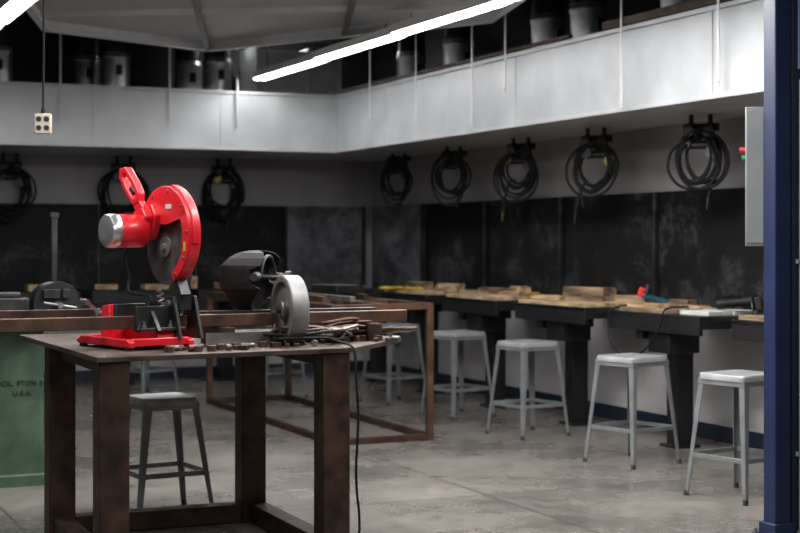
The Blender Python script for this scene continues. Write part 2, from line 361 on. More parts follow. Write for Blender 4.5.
# ---- fluorescent strip lights
def strip(x,y,L_,z=2.9,rodh=1.3,rf=.35,rz=A):
    f=thing('fluorescent_light','bright white fluorescent strip light hanging from ceiling','ceiling light',R(x,y,z),rz,'fluorescent strip lights')
    bm=nb();box(bm,(0,0,.05),(.16,L_,.03));fin(bm,'housing','white',f,bev=.006)
    for s in(-1,1):
        bm=nb();cyl(bm,(s*.036,-L_/2+.03,.012),(s*.036,L_/2-.03,.012),.023,seg=12);fin(bm,'light_tube','tube',f,label='glowing white tube')
        bm=nb();box(bm,(0,s*(L_/2-.012),.015),(.12,.024,.045));fin(bm,'end_cap','white',f)
        bm=nb();beam(bm,(s*.072,-L_/2,.028),(s*.082,-L_/2+L_,.028),.004,.05);fin(bm,'side_reflector','white',f)
        bm=nb();cyl(bm,(0,s*L_*rf,.065),(0,s*L_*rf,rodh),.006,seg=8);fin(bm,'hanger_rod','steel',f)
ax,ay=toR(-1.33,14.06)
for k in range(4):
    strip(ax-.03*k,ay-.85-k*1.66,1.64,z=2.90,rodh=1.29 if k<1 else .13)
bx,by=toR(-2.95,10.98)
for k in range(3):
    strip(bx-.1,by-.6-k*1.66+.9,1.64,z=2.9,rodh=1.29 if k<1 else .13)
qx,qy=toR(-1.15,15.0)
strip(qx,qy,1.1,z=3.42,rodh=.76,rz=A+math.pi/2)
# ---- hose sets
def hoseset(x,y,rz,seed,big=1.0,z=1.64):
    rd=random.Random(seed*7+3)
    h=thing('hose_and_regulator_set','coiled black gas hoses hanging from overhead valve manifold' ,'hose',R(x,y,z),rz,'hanging hose sets')
    dx=rd.uniform(-.03,.03)
    for s in(-.07,.06):
        bm=nb();tube(bm,[(s,.06,2.239-z),(s,.06,.46)],.016,8);fin(bm,'supply_pipe','blackm',h)
        bm=nb();cyl(bm,(s,.06,.36),(s,.06,.50),.032,.024,12);cyl(bm,(s,.06,.44),(s,.12,.44),.016,seg=10)
        cyl(bm,(s,.12,.44),(s,.135,.44),.038,seg=14);fin(bm,'valve','blackm',h)
        bm=nb();cyl(bm,(s*1.4+dx,.07,.33+.03*s/abs(s)),(s*1.4+dx,.12,.33+.03*s/abs(s)),.042,seg=16);fin(bm,'gauge','brass' if (seed+int(s>0))%4==0 else 'dsteel',h)
    bm=nb();box(bm,(0,.03,.47),(.24,.03,.05));fin(bm,'mounting_bar','blackm',h)
    bm=nb();cyl(bm,(-.09+dx,.07,.35),(.09+dx,.07,.35),.028,seg=10);cyl(bm,(dx,.07,.35),(0,.06,.47),.018,seg=10);fin(bm,'regulator_body','blackm',h)
    bm=nb();tube(bm,[(0,.03,.46),(0,.05,.42),(0,.16,.40),(0,.18,.43)],.009,8);fin(bm,'hook','blackm',h)
    for q in range(5):
        bm=nb();pts=[]
        pts.append((-.08+.04*q,.06,.41));n=rd.choice([1.6,2.3]) if q<3 else rd.choice([.9,1.3]);sg=1 if q%2==0 else -1;a0=math.radians(90+14*sg)
        rr=(.115+.012*q+rd.uniform(-.015,.025))*big
        ph=rd.uniform(0,6);sq=rd.uniform(.75,1.08);ph2=rd.uniform(0,6);cx=rd.uniform(-.03,.03)
        for i in range(int(n*12)+1):
            a=a0+sg*i/12*2*math.pi
            r=rr*(1+.13*math.sin(i*.47+ph)+.07*math.sin(i*1.1+ph2))
            pts.append((cx+r*sq*math.cos(a)+.02*math.sin(i*.3+q*2),.07+.014*(i/12)+.016*q,.40-rr*1.0+r*math.sin(a)*1.15))
        e=pts[-1]
        if q in(0,3):
            tl=rd.uniform(.0,.25)
            pts+= [(e[0]+.04*sg,e[1]+.02,e[2]-.10),(e[0]+.07*sg,e[1]+.02,e[2]-.14-tl*.5)]
        tube(bm,smooth(pts,3),.0105,7)
        fin(bm,'hose','rubber',h)
        if q==0:
            bm=nb();cyl(bm,pts[-1],(pts[-1][0]+.01,pts[-1][1],pts[-1][2]-.08),.012,.007,10);fin(bm,'torch_tip','brass' if seed%3==0 else 'dsteel',h)
for i,(u,zz) in enumerate(((1.48,1.72),(2.69,1.71),(3.94,1.70),(5.11,1.69),(6.44,1.685))):hoseset(-.32,-u,RR+rad(40),i+1,1.06,zz)
for i,w in enumerate((1.675,2.71,3.82)):hoseset(-w,-.02,RB+rad(-8),i+11,1.38,1.66)
# ---------------------------------------------------------------- stools
def mkstool(label,loc,rz,SH=.675,seatm='stoolseat',legm='stool',sw=.168,fw=.212):
    s=thing('metal_stool',label,'stool',loc,rz,'workshop stools')
    bm=nb();q=sw
    loft(bm,[rsq(q,.04,SH-.034),rsq(q-.001,.04,SH-.008),rsq(q-.006,.038,SH-.001),rsq(q-.016,.035,SH),rsq(q-.035,.03,SH-.004),rsq(.05,.03,SH-.006)],cap0=False)
    loft(bm,[rsq(q,.04,SH-.034),rsq(q-.006,.038,SH-.034),rsq(q-.008,.038,SH-.012),rsq(.05,.03,SH-.012)],cap0=False)
    fin(bm,'seat',seatm,s)
    for sx in(-1,1):
        for sy in(-1,1):
            bm=nb()
            t=Vector((sx*(sw-.012),sy*(sw-.012),SH-.02));b=Vector((sx*fw,sy*fw,.012))
            for (ox,oy) in((1,0),(0,1)):
                w1,w2=.036,.020
                off=lambda p,w:p+Vector((-sx*w/2*ox,-sy*w/2*oy,0))
                th=.005
                vs=[]
                for p,w in((off(t,w1),w1),(off(b,w2),w2)):
                    hx=w/2 if ox else th/2;hy=w/2 if oy else th/2
                    for a_,b_ in((-1,-1),(1,-1),(1,1),(-1,1)):vs.append(bm.verts.new(p+Vector((a_*hx,b_*hy,0))))
                for f in((3,2,1,0),(4,5,6,7),(0,1,5,4),(1,2,6,5),(2,3,7,6),(3,0,4,7)):bm.faces.new([vs[i] for i in f])
            tube(bm,[t+Vector((-sx*.003,-sy*.003,0)),b+Vector((-sx*.003,-sy*.003,0))],.006,8)
            fin(bm,'leg',legm,s)
            bm=nb();cyl(bm,(sx*(fw-.004),sy*(fw-.004),0),(sx*(fw-.006),sy*(fw-.006),.028),.015,.013,12);fin(bm,'foot_cap','cap',s,label='dark rubber foot cap')
    zf=.225;q=fw-(fw-sw)*zf/SH-.008
    for (p1,p2) in(((-q,-q,zf),(q,-q,zf)),((q,-q,zf),(q,q,zf)),((q,q,zf),(-q,q,zf)),((-q,q,zf),(-q,-q,zf))):
        bm=nb();beam(bm,p1,p2,.010,.026);fin(bm,'foot_rail',legm,s,bev=.002)
    q=sw-.006
    for (p1,p2) in(((-q,-q,0),(q,-q,0)),((q,-q,0),(q,q,0)),((q,q,0),(-q,q,0)),((-q,q,0),(-q,-q,0))):
        bm=nb();z=SH-.045;beam(bm,(p1[0],p1[1],z),(p2[0],p2[1],z),.004,.03);fin(bm,'seat_brace',legm,s)
    return s
g0=mkstool('light grey enamelled metal stool standing by welding bench',R(-1.25,-8.10),rad(37))
dup(g0,R(-1.11,-6.80),rad(38))
dup(g0,R(-1.06,-5.36),rad(33))
dup(g0,R(-1.01,-4.12),rad(36))
dup(g0,R(-1.06,-2.98),rad(36))
dup(g0,R(-1.83,-2.1),rad(30),'light grey metal stool beside the back wall bench')
dup(g0,R(-2.85,-1.45),rad(50),'light grey metal stool beside the back wall bench')
mkstool('worn grey metal stool with pale seat behind steel table',(-1.215,7.66,0),rad(30),.605,'seatd','stoold',.150,.205)
# ---------------------------------------------------------------- wall benches
def bench(x,y,rz,w,off,side=1):
    b=thing('welding_bench','black steel welding bench with scorched top against wall','workbench',R(x,y,0),rz,'wall welding benches')
    bm=nb();box(bm,(0,.42,.905),(w,.72,.03));fin(bm,'bench_top','dsteel',b,bev=.004)
    bm=nb();box(bm,(0,.765,.86),(w,.03,.12));box(bm,(0,.08,.86),(w,.03,.06))
    for s in(-1,1):box(bm,(s*(w/2-.015),.42,.865),(.03,.68,.05))
    fin(bm,'apron','blackm',b,bev=.003)
    bm=nb();box(bm,(off,.42,.435),(.13,.13,.85));box(bm,(off,.42,.01),(.20,.20,.02));fin(bm,'pedestal','blackm',b,bev=.005)
    bm=nb();box(bm,(off,.52,.79),(.08,.46,.10));fin(bm,'bracket','blackm',b,bev=.005)
    bm=nb();box(bm,(off-.22,.62,.735),(.24,.24,.15));fin(bm,'rod_holder','blackm',b,bev=.004)
BT=.92
for i,(u0,u1) in enumerate(((.95,1.75),(2.05,3.02),(3.35,4.34),(4.65,5.68),(6.0,7.05),(7.38,8.45))):
    bench(0,-(u0+u1)/2,RR,u1-u0,.20,side=-1)
for w in(1.675,2.71,3.77,4.82):
    bench(-w,0,RB,.95,.1)
def item(name,lab,cat,x,y,z,s,rz,m,group=None,bev=.004,tilt=None):
    bm=nb();box(bm,(0,0,s[2]/2),s)
    o=fin(bm,name,m,loc=R(x,y,z),rz=A+rz,bev=bev)
    tag(o,lab,cat,group);return o
for (u,v,l,w,m,r) in((2.54,.43,.66,.90,'wood',.03),(3.85,.43,.68,.92,'wood',-.03),(5.17,.43,.68,.96,'wood',.02),(6.33,.43,.66,.58,'wood2',.04),(6.84,.48,.42,.28,'paper',.1),(7.9,.43,.66,.98,'wood2',-.02)):
    bm=nb()
    n=4
    for k in range(n):
        box(bm,((k-(n-1)/2)*l/n,0,.014),(l/n-.008,w*(1-.05*(k%2)),.028))
    tag(fin(bm,'scorched_board',m,loc=R(-v,-u,BT),rz=A+r,bev=.003),'scorched wooden slats lying on the welding bench','board','scorched boards on benches')
wb=[(2.3,.5,.12,.3,.07,.1),(2.65,.35,.1,.25,.06,.4),(2.85,.5,.15,.2,.05,-.2),(3.6,.4,.14,.30,.05,.2),(3.95,.35,.12,.3,.07,-.3),(4.18,.55,.1,.2,.04,.5),(5.15,.42,.15,.42,.10,.25),(5.45,.25,.12,.22,.045,.9),(4.85,.55,.2,.28,.03,.3),(6.15,.3,.12,.2,.04,.4),(6.3,.66,.10,.30,.03,.2),(6.55,.5,.08,.26,.02,-.4),(7.55,.3,.2,.22,.09,.1),(7.9,.3,.16,.36,.08,.05)]
for k,(u,v,a,b,c,r) in enumerate(wb):
    item('wood_block','rough pale wooden block on scorched bench','wood block',-v,-u,BT+.028,(a,b,c),r,'wood' if k%3 else 'wood2',group='wood blocks on benches')
for (w,v,a,b,c,r) in((1.4,.4,.30,.14,.09,.1),(1.75,.5,.3,.12,.06,.3),(2.1,.35,.08,.16,.12,0),(2.5,.5,.28,.1,.05,.2),(2.95,.35,.22,.12,.05,-.2),(3.6,.5,.3,.12,.06,.1),(4.1,.4,.2,.2,.08,0)):
    item('wood_block','rough pale wooden block on back bench','wood block',-w,-v,BT,(a,b,c),r,'wood',group='wood blocks on benches')
def glove(x,y,z,rz):
    bm=nb()
    rings=[]
    for t,w,h in((0,.06,.03),(.05,.055,.035),(.10,.05,.03),(.15,.055,.028),(.19,.045,.022)):
        rings.append([(t,w*math.cos(a),h/2+h/2*math.sin(a)) for a in [2*math.pi*k/12 for k in range(12)]])
    loft(bm,rings)
    for k,(oy,l) in enumerate(((-.036,.07),(-.012,.085),(.012,.08),(.034,.06))):
        tube(bm,[(.17,oy,.012),(.19+l*.5,oy*1.1,.016),(.18+l,oy*1.15,.010)],.012,8,radii=[.013,.012,.008])
    tube(bm,[(.09,.04,.012),(.12,.075,.018),(.15,.095,.012)],.012,8,radii=[.015,.013,.009])
    tag(fin(bm,'work_glove','yellow',loc=R(x,y,z),rz=A+rz),'yellow leather work glove lying on the bench','glove','leather work gloves')
glove(-.66,-2.6,BT+.028,1.2);glove(-.70,-2.4,BT+.028,2.2);glove(-.50,-4.2,BT+.028,.5)
def grinder(x,y,z,rot,lab,cm,sc=1):
    g=thing('angle_grinder',lab,'power tool',R(x,y,z),rot=rot);g.scale=(sc,sc,sc)
    bm=nb();lathe(bm,[(.03,0),(.034,.03),(.028,.08),(.026,.14),(.033,.19),(.034,.22),(.02,.235)],Matrix());fin(bm,'body',cm,g)
    bm=nb();box(bm,(0,-.02,.255),(.05,.085,.045));cyl(bm,(0,-.045,.235),(0,-.045,.22),.02);fin(bm,'gear_head','pinkred' if cm=='teal' else 'dsteel',g,bev=.008)
    bm=nb();cyl(bm,(0,-.045,.214),(0,-.045,.22),.058,seg=28);fin(bm,'grinding_disc','abrasive',g)
    bm=nb();tube(bm,[(.0,-.03,.255),(.09,-.03,.255)],.014,10);fin(bm,'side_handle','rubber',g)
grinder(-.56,-6.38,BT+.058,(rad(-72),0,A+1.2),'teal and red angle grinder lying low on bench boards','teal',.75)
grinder(-.48,-6.78,BT+.070,(rad(84),0,A+1.9),'black angle grinder lying on bench boards','black')
grinder(-.55,-6.92,BT+.070,(rad(84),0,A+.9),'black angle grinder lying on bench boards','black')
bm=nb();pts=[R(-.55,-6.3,BT+.05),R(-.64,-6.2,BT+.05),R(-.80,-6.08,BT+.01),R(-.82,-6.06,.82),R(-.83,-6.14,.68),R(-.83,-6.35,.62),R(-.83,-6.58,.72),R(-.82,-6.70,.88),R(-.80,-6.72,BT+.035),R(-.66,-6.76,BT+.05)]
tube(bm,smooth(pts,6),.007,7);tag(fin(bm,'power_cord','rubber'),'black power cord drooping over the bench edge','cord')
# ---------------------------------------------------------------- rusty frame table
fr=thing('steel_tube_frame_table','long rusty square tube table frame with open sides','table frame',R(0,0,0),A)
x0,x1,y0,y1,zt,t=-2.54,-1.82,-5.32,-2.42,.96,.045
for x in(x0,x1):
    for y in(y0,y1):
        bm=nb();box(bm,(x,y,zt/2),(t,t,zt));fin(bm,'leg','rust2',fr,bev=.003)
for x in(x0,x1):
    bm=nb();box(bm,(x,(y0+y1)/2,t/2),(t*.9,y1-y0-t,t));fin(bm,'bottom_rail','rust',fr,bev=.003)
for y in(y0,y1):
    bm=nb();box(bm,((x0+x1)/2,y,t/2),(x1-x0-t,t*.9,t));fin(bm,'bottom_rail','rust',fr,bev=.003)
for x in(x0,x1,(x0+x1)/2):
    bm=nb();box(bm,(x,(y0+y1)/2,zt-t/2),(t*.9,y1-y0-t,t));fin(bm,'top_rail','rust2',fr,bev=.003)
for y in(y0,y1,(y0+y1)/2,y0+.7):
    bm=nb();box(bm,((x0+x1)/2,y,zt-t/2-.001),(x1-x0-t,t*.9,t));fin(bm,'top_rail','rust2',fr,bev=.003)
for i,(xx,ya,yb) in enumerate(((x0+.1,-4.9,-2.5),(x0+.25,-5.0,-2.9),(x0+.5,-4.6,-2.6))):
    bm=nb();box(bm,(0,0,.02),(.04,yb-ya,.04));tag(fin(bm,'steel_bar',['rust2','steel','rust'][i],loc=R(xx,(ya+yb)/2,zt),rz=A+.02*i,bev=.003),'square steel bar lying on the rusty frame','steel bar','bars on frame table')
def clamp(x,y,z,rz):
    c=thing('bar_clamp','bar clamp with yellow handle on the frame table','clamp',R(x,y,z),A+rz,'bar clamps')
    bm=nb();box(bm,(0,0,.012),(.30,.022,.012));box(bm,(.14,.04,.012),(.02,.09,.02));box(bm,(0.02,.04,.012),(.025,.09,.02));fin(bm,'bar','dsteel',c,bev=.002)
    bm=nb();cyl(bm,(.03,.07,.022),(-.10,.07,.022),.02,.017,10);fin(bm,'handle','yellow',c)
clamp(x0+.12,-4.2,zt+.04,1.2);clamp(x0+.3,-4.0,zt+.04,.7)
for (a,b,s,m) in((x0+.2,-3.4,(.2,.3,.09),'wood2'),(x0+.45,-4.25,(.25,.35,.06),'blackm'),(x0+.35,-3.0,(.25,.2,.12),'wood')):
    item('crate_block','worn block resting on bars of the frame table','block',a,b,zt+.041,s,.2,m)
# ---------------------------------------------------------------- green machine base
gm=thing('green_machine_pedestal','dull green painted cast machine base with stencilled lettering','machine base',(-2.03-.45*ca-.35*sa,8.57-.45*sa+.35*ca,0),A)
bm=nb();loft(bm,[rsq(.46,.03,0,hy=.36),rsq(.46,.03,.06,hy=.36),rsq(.45,.03,.07,hy=.35),rsq(.45,.03,.93,hy=.35)]);fin(bm,'body','green',gm)
bm=nb();box(bm,(-.22,-.358,.5),(.4,.012,.62));fin(bm,'door','green',gm,bev=.004)
bm=nb();box(bm,(.14,0,.955),(1.25,.78,.05));fin(bm,'top_plate','dsteel',gm,bev=.004)
def text(body,size,parent,loc,m,name='lettering'):
    cu=bpy.data.curves.new(name,'FONT');cu.body=body;cu.size=size;cu.extrude=.002;cu.align_x='RIGHT';cu.space_character=1.08;cu.space_word=1.25
    o=bpy.data.objects.new('tmp',cu);COL.objects.link(o)
    bpy.context.view_layer.update()
    me=bpy.data.meshes.new_from_object(o.evaluated_get(bpy.context.evaluated_depsgraph_get()))
    bpy.data.objects.remove(o)
    n=bpy.data.objects.new(name,me);COL.objects.link(n);me.materials.clear();me.materials.append(M[m])
    n.parent=parent;n.location=loc;n.rotation_euler=(math.pi/2,0,0);return n
text('OCK, STON &',.040,gm,(.447,-.354,.575),'letter')
text('U.S.A.',.040,gm,(.38,-.354,.518),'letter')
bgx,bgy=-1.95,8.45
gr=thing('bench_vise','dark old round-bodied vise with tall upright bar','vise',(bgx,bgy,.98),A)
bm=nb()
prof=[(-.125,0),(-.125,.08),(-.11,.13),(-.07,.165),(-.02,.18),(.04,.18),(.09,.16),(.12,.12),(.125,.06),(.125,0)]
loft(bm,[[(p[0],-.07,p[1]) for p in prof],[(p[0]*1.02,-.05,p[1]*1.03) for p in prof],[(p[0]*1.02,.05,p[1]*1.03) for p in prof],[(p[0],.07,p[1]) for p in prof]])
fin(bm,'body','blackm',gr)
bm=nb();box(bm,(-.03,-.085,.12),(.09,.03,.05));box(bm,(.05,-.085,.12),(.04,.03,.05));fin(bm,'jaw','dsteel',gr,bev=.003)
bm=nb();cyl(bm,(.0,-.07,.06),(0,-.19,.06),.016);cyl(bm,(-.09,-.18,.075),(.09,-.18,.045),.007,seg=8);fin(bm,'screw_handle','steel',gr)
bm=nb();box(bm,(-.28,0,.05),(.26,.16,.10));box(bm,(-.28,0,.115),(.18,.10,.03));fin(bm,'slide','dsteel',gr,bev=.008)
bm=nb();box(bm,(0.01,.04,.36),(.032,.02,.38));box(bm,(0.01,.04,.56),(.05,.03,.03));fin(bm,'upright_bar','dsteel',gr,bev=.003)
for (dx,dy,m) in((-.45,.10,'yellow'),(-.33,-.14,'green')):
    bm=nb();lathe(bm,[(.05,0),(.052,.005),(.052,.085),(.048,.095),(.02,.10),(.02,.12),(.018,.125)],Matrix(),24)
    tag(fin(bm,'oil_tin',m,loc=(bgx+dx*ca,bgy+dx*sa+dy,.98),rz=A),'small dull tin with screw cap on machine table','tin')
# ---------------------------------------------------------------- main table
OX,OY=-1.212,6.0
def T(a,b,z=0): return Vector((OX+a*ca-b*sa,OY+a*sa+b*ca,z))
TZ=.93
tb=thing('steel_work_table','heavy rusty steel plate table on thick square legs','table',(OX,OY,0),A)
bm=nb();prism(bm,[(0,0),(1.16,.10),(1.60,.60),(1.58,1.55),(-.03,1.60)],TZ-.022,TZ);fin(bm,'table_top','tabletop',tb,bev=.003,sm=False)
LW=.124
for (a,b) in((.078,.09),(1.075,.17),(.08,1.14),(1.035,1.18)):
    bm=nb();box(bm,(a,b,(TZ-.022)/2),(LW,LW,TZ-.022));fin(bm,'leg','rust',tb,bev=.005)
for c,s in(((.085,.62,.05),(.09,.92,.09)),((1.055,.67,.05),(.09,.88,.09)),((.56,1.16,.05),(.82,.09,.09))):
    bm=nb();box(bm,c,s);fin(bm,'bottom_rail','rust',tb,bev=.004)
for c,s in(((.085,.62,TZ-.053),(.05,.92,.06)),((1.055,.67,TZ-.053),(.05,.88,.06)),((.56,1.16,TZ-.053),(.82,.05,.06))):
    bm=nb();box(bm,c,s);fin(bm,'top_rail','rust',tb,bev=.003)
# ---------------------------------------------------------------- chop saw
SA=rad(39);SX,SY=-1.02,6.62
saw=thing('cutoff_saw','red abrasive cut-off saw with raised head and silver motor cap','chop saw',(SX,SY,TZ),SA)
bm=nb()
for x in(-.27,.02):
    xprism(bm,[(-.16,.012),(.31,.012),(.33,.025),(.28,.048),(-.13,.048),(-.16,.038)],x-.014,x+.014)
box(bm,(-.125,-.13,.033),(.28,.03,.035));box(bm,(-.125,.295,.03),(.28,.03,.035));box(bm,(-.125,.09,.022),(.28,.40,.010))
xprism(bm,[(-.12,.03),(.22,.03),(.18,.08),(-.10,.08)],-.12,.0)
fin(bm,'base','red',saw,bev=.005)
for x in(-.27,.02):
    for y in(-.13,.28):
        bm=nb();cyl(bm,(x,y,0),(x,y,.012),.02,.018,12);fin(bm,'rubber_foot','rubber',saw)
bm=nb();box(bm,(-.10,-.075,.13),(.22,.02,.11));box(bm,(-.10,-.10,.085),(.22,.06,.016));xprism(bm,[(-.15,.08),(-.08,.08),(-.08,.17)],-.14,-.12);fin(bm,'fence','dsteel',saw,bev=.003)
bm=nb();box(bm,(-.14,.10,.135),(.15,.024,.11));box(bm,(-.14,.125,.13),(.05,.04,.06));fin(bm,'vise_jaw','dsteel',saw,bev=.003)
bm=nb();xprism(bm,[(.18,.03),(.28,.03),(.265,.175),(.20,.185)],-.19,-.10);fin(bm,'vise_bracket','red',saw,bev=.006)
bm=nb();cyl(bm,(-.145,.13,.135),(-.145,.36,.135),.012,seg=12);cyl(bm,(-.145,.36,.135),(-.145,.385,.135),.024,seg=14);beam(bm,(-.145,.37,.135),(-.21,.37,.19),.012,.016);cyl(bm,(-.21,.36,.19),(-.21,.42,.19),.013,seg=10);fin(bm,'vise_screw','steel',saw)
for x in(-.18,-.05):
    bm=nb();cyl(bm,(x,-.10,.085),(x,-.10,.105),.012,seg=6);cyl(bm,(x,-.10,.10),(x,-.10,.12),.006,seg=8);fin(bm,'clamp_bolt','steel',saw)
# pivot bracket + broad swing arm carrying the head
for x in(-.03,.075):
    bm=nb();xprism(bm,[(-.16,.04),(.02,.04),(-.03,.225),(-.10,.225)],x-.008,x+.008);fin(bm,'pivot_bracket','dsteel',saw,bev=.003)
bm=nb();cyl(bm,(-.05,-.065,.19),(.095,-.065,.19),.018,seg=14);fin(bm,'pivot_pin','steel',saw)
bm=nb()
loft(bm,[[(-.012,-.105,.16),(.055,-.105,.16),(.055,-.02,.16),(-.012,-.02,.16)],[(-.005,-.10,.27),(.055,-.10,.27),(.055,-.01,.27),(-.005,-.01,.27)],[(.036,-.10,.36),(.066,-.10,.36),(.066,.04,.36),(.036,.04,.36)],[(.036,-.05,.52),(.066,-.05,.52),(.066,.08,.52),(.036,.08,.52)]])
fin(bm,'swing_arm','dsteel',saw,bev=.005)
bm=nb();pts=[(-.05+.016*math.cos(i*.9),-.045+i*.0007+.016*math.sin(i*.9),.075+i*.0033) for i in range(56)];tube(bm,pts,.003,6);fin(bm,'return_spring','steel',saw)
by_,bz_=.02,.440
bm=nb();lathe(bm,[(.012,-.002),(.168,-.002),(.168,.002),(.012,.002)],Matrix.Translation((0,by_,bz_))@Matrix.Rotation(math.pi/2,4,'Y'),56);fin(bm,'blade','abrasive',saw)
bm=nb();cyl(bm,(-.010,by_,bz_),(.010,by_,bz_),.045,seg=28);fin(bm,'blade_flange','steel',saw)
bm=nb();cyl(bm,(-.024,by_,bz_),(.0,by_,bz_),.016,seg=6);fin(bm,'arbor_bolt','chrome',saw)
gy,gz=-.005,.492
bm=nb()
sector(bm,.197,.216,25,248,-.024,.030,gy,gz,40)
xprism(bm,[(gy+.214*math.cos(rad(a)),gz+.214*math.sin(rad(a))) for a in range(25,154,8)]+[(gy-.14,gz+.070),(gy-.02,gz+.045),(gy+.12,gz+.05)],-.030,-.024)
sector(bm,.152,.214,146,248,-.030,-.024,gy,gz,20,.176)
sector(bm,.02,.214,25,248,.026,.032,gy,gz,40)
fin(bm,'blade_guard','red',saw,bev=.003)
bm=nb();sector(bm,.205,.225,100,190,-.014,.020,gy,gz);fin(bm,'guard_rib','red',saw,bev=.004)
for a in(60,100,140,175,210,240):
    c,s=math.cos(rad(a)),math.sin(rad(a));bm=nb();cyl(bm,(-.030,gy+.196*c,gz+.196*s),(-.036,gy+.196*c,gz+.196*s),.006,seg=8);fin(bm,'guard_screw','steel',saw)
bm=nb();box(bm,(-.0315,-.05,gz+.125),(.002,.05,.02));fin(bm,'warning_sticker','paper',saw,label='pale worn sticker on guard')
bm=nb();box(bm,(-.0315,gy-.180,gz-.05),(.002,.014,.04));fin(bm,'warning_sticker','yellow',saw,label='yellow worn sticker on guard')
bm=nb()
gp=[(.075,.475),(.16,.465),(.185,.54),(.15,.61),(.06,.63),(.02,.58),(.045,.52)]
gc=(.10,.53)
xprism(bm,[(gc[0]+(p[0]-gc[0])*.85,gc[1]+(p[1]-gc[1])*.85) for p in gp],-.10,-.055)
xprism(bm,gp,-.058,-.012);fin(bm,'gear_housing','red',saw,bev=.008)
RM=lambda x:Matrix.Translation((x,.10,.51))@Matrix.Rotation(-math.pi/2,4,'Y')
bm=nb();lathe(bm,[(.055,.06),(.066,.07),(.074,.09),(.074,.205),(.071,.212),(.05,.215)],RM(0),36);fin(bm,'motor_housing','red',saw)
bm=nb();lathe(bm,[(.05,.202),(.071,.205),(.075,.212),(.075,.243),(.070,.256),(.058,.263),(.03,.266)],RM(0),36);fin(bm,'motor_end_cap','chrome',saw,label='polished silver motor end cap')
bm=nb();cyl(bm,(-.15,.10,.58),(-.15,.10,.592),.018,seg=14);fin(bm,'brush_cap','black',saw)
# slim handle arm and D grip
bm=nb();beam(bm,(-.055,.09,.56),(-.058,.19,.655),.036,.07,.03,.05);fin(bm,'handle_arm','red',saw,bev=.006)
outer=[(.14,.635),(.19,.625),(.265,.690),(.315,.750),(.312,.795),(.255,.80),(.18,.735),(.135,.68)]
inner=[(.170,.660),(.190,.656),(.248,.707),(.285,.752),(.283,.770),(.262,.770),(.197,.715),(.165,.680)]
def ringx(pts,x):return [(x,p[0],p[1]) for p in pts]
bm=nb()
o1=[bm.verts.new(p) for p in ringx(outer,-.078)];o2=[bm.verts.new(p) for p in ringx(outer,-.042)]
i1=[bm.verts.new(p) for p in ringx(inner,-.078)];i2=[bm.verts.new(p) for p in ringx(inner,-.042)]
for k in range(8):
    j=(k+1)%8
    bm.faces.new((o1[k],o1[j],i1[j],i1[k]));bm.faces.new((o2[j],o2[k],i2[k],i2[j]))
    bm.faces.new((o1[j],o1[k],o2[k],o2[j]));bm.faces.new((i1[k],i1[j],i2[j],i2[k]))
fin(bm,'handle','red',saw,bev=.006)
bm=nb();box(bm,(-.06,.215,.692),(.018,.045,.018),(rad(42),0,0));fin(bm,'trigger','black',saw,bev=.003)
bm=nb();tube(bm,smooth([(-.08,.15,.49),(-.12,.18,.40),(-.11,.16,.30),(-.14,.10,.24),(-.08,.02,.22),(-.16,-.05,.15),(-.22,-.12,.08)],6),.007,8);fin(bm,'power_cord','rubber',saw)
bm=nb();box(bm,(.005,-.115,.265),(.05,.01,.08),(rad(-30),0,0));fin(bm,'spark_deflector','dsteel',saw,bev=.002)
# ---- stock bars through the saw
BA=rad(26.8);BX,BY=-.98,6.6
sc,ss=math.cos(BA),math.sin(BA)
def W(x,y,z): return Vector((BX+x*sc-y*ss,BY+x*ss+y*sc,TZ+z))
def bar(lab,x0_,x1_,y,z,w,h,m,rz=0):
    bm=nb();box(bm,(0,0,0),(x1_-x0_,w,h))
    o=fin(bm,'steel_bar',m,loc=W((x0_+x1_)/2,y,z),rz=BA+rz,bev=.003);tag(o,lab,'steel bar','stock bars on the table')
bar('long rusty square steel tube clamped in the saw',-1.45,1.14,.035,.111,.055,.055,'rust2')
bar('dark rusty steel bar lying beside the saw',-1.45,-.33,.17,.145,.045,.045,'rust')
bar('dark steel bar laid behind the tube',.12,1.02,.115,.125,.045,.05,'dsteel')
bar('thin steel bar laid behind the tube',.25,1.20,.175,.115,.03,.03,'rust2',.03)
for x in(.22,.95):
    bm=nb();box(bm,(0,0,.04),(.07,.26,.08));box(bm,(0,0,.0815),(.05,.24,.003));tag(fin(bm,'support_block','rust',loc=W(x,.09,0),rz=BA,bev=.002),'rusty steel block propping the long bars','steel block','support blocks')
bm=nb();box(bm,(0,0,.003),(.46,.05,.006));box(bm,(0,.022,.03),(.46,.006,.06));tag(fin(bm,'angle_iron','steel',loc=W(.34,-.09,0),rz=BA-.03),'grey steel angle iron lying on the table','angle iron')
rs=thing('roller_stand','dark steel stand supporting the long bars','stand',W(-1.25,.09,-TZ),BA)
bm=nb();box(bm,(0,0,.01),(.3,.4,.02));cyl(bm,(0,0,.02),(0,0,.98),.025);box(bm,(0,0,.983),(.06,.34,.026));fin(bm,'stand_frame','dsteel',rs,bev=.003)
bm=nb();cyl(bm,(0,-.14,1.0),(0,.14,1.0),.010);fin(bm,'roller','steel',rs)
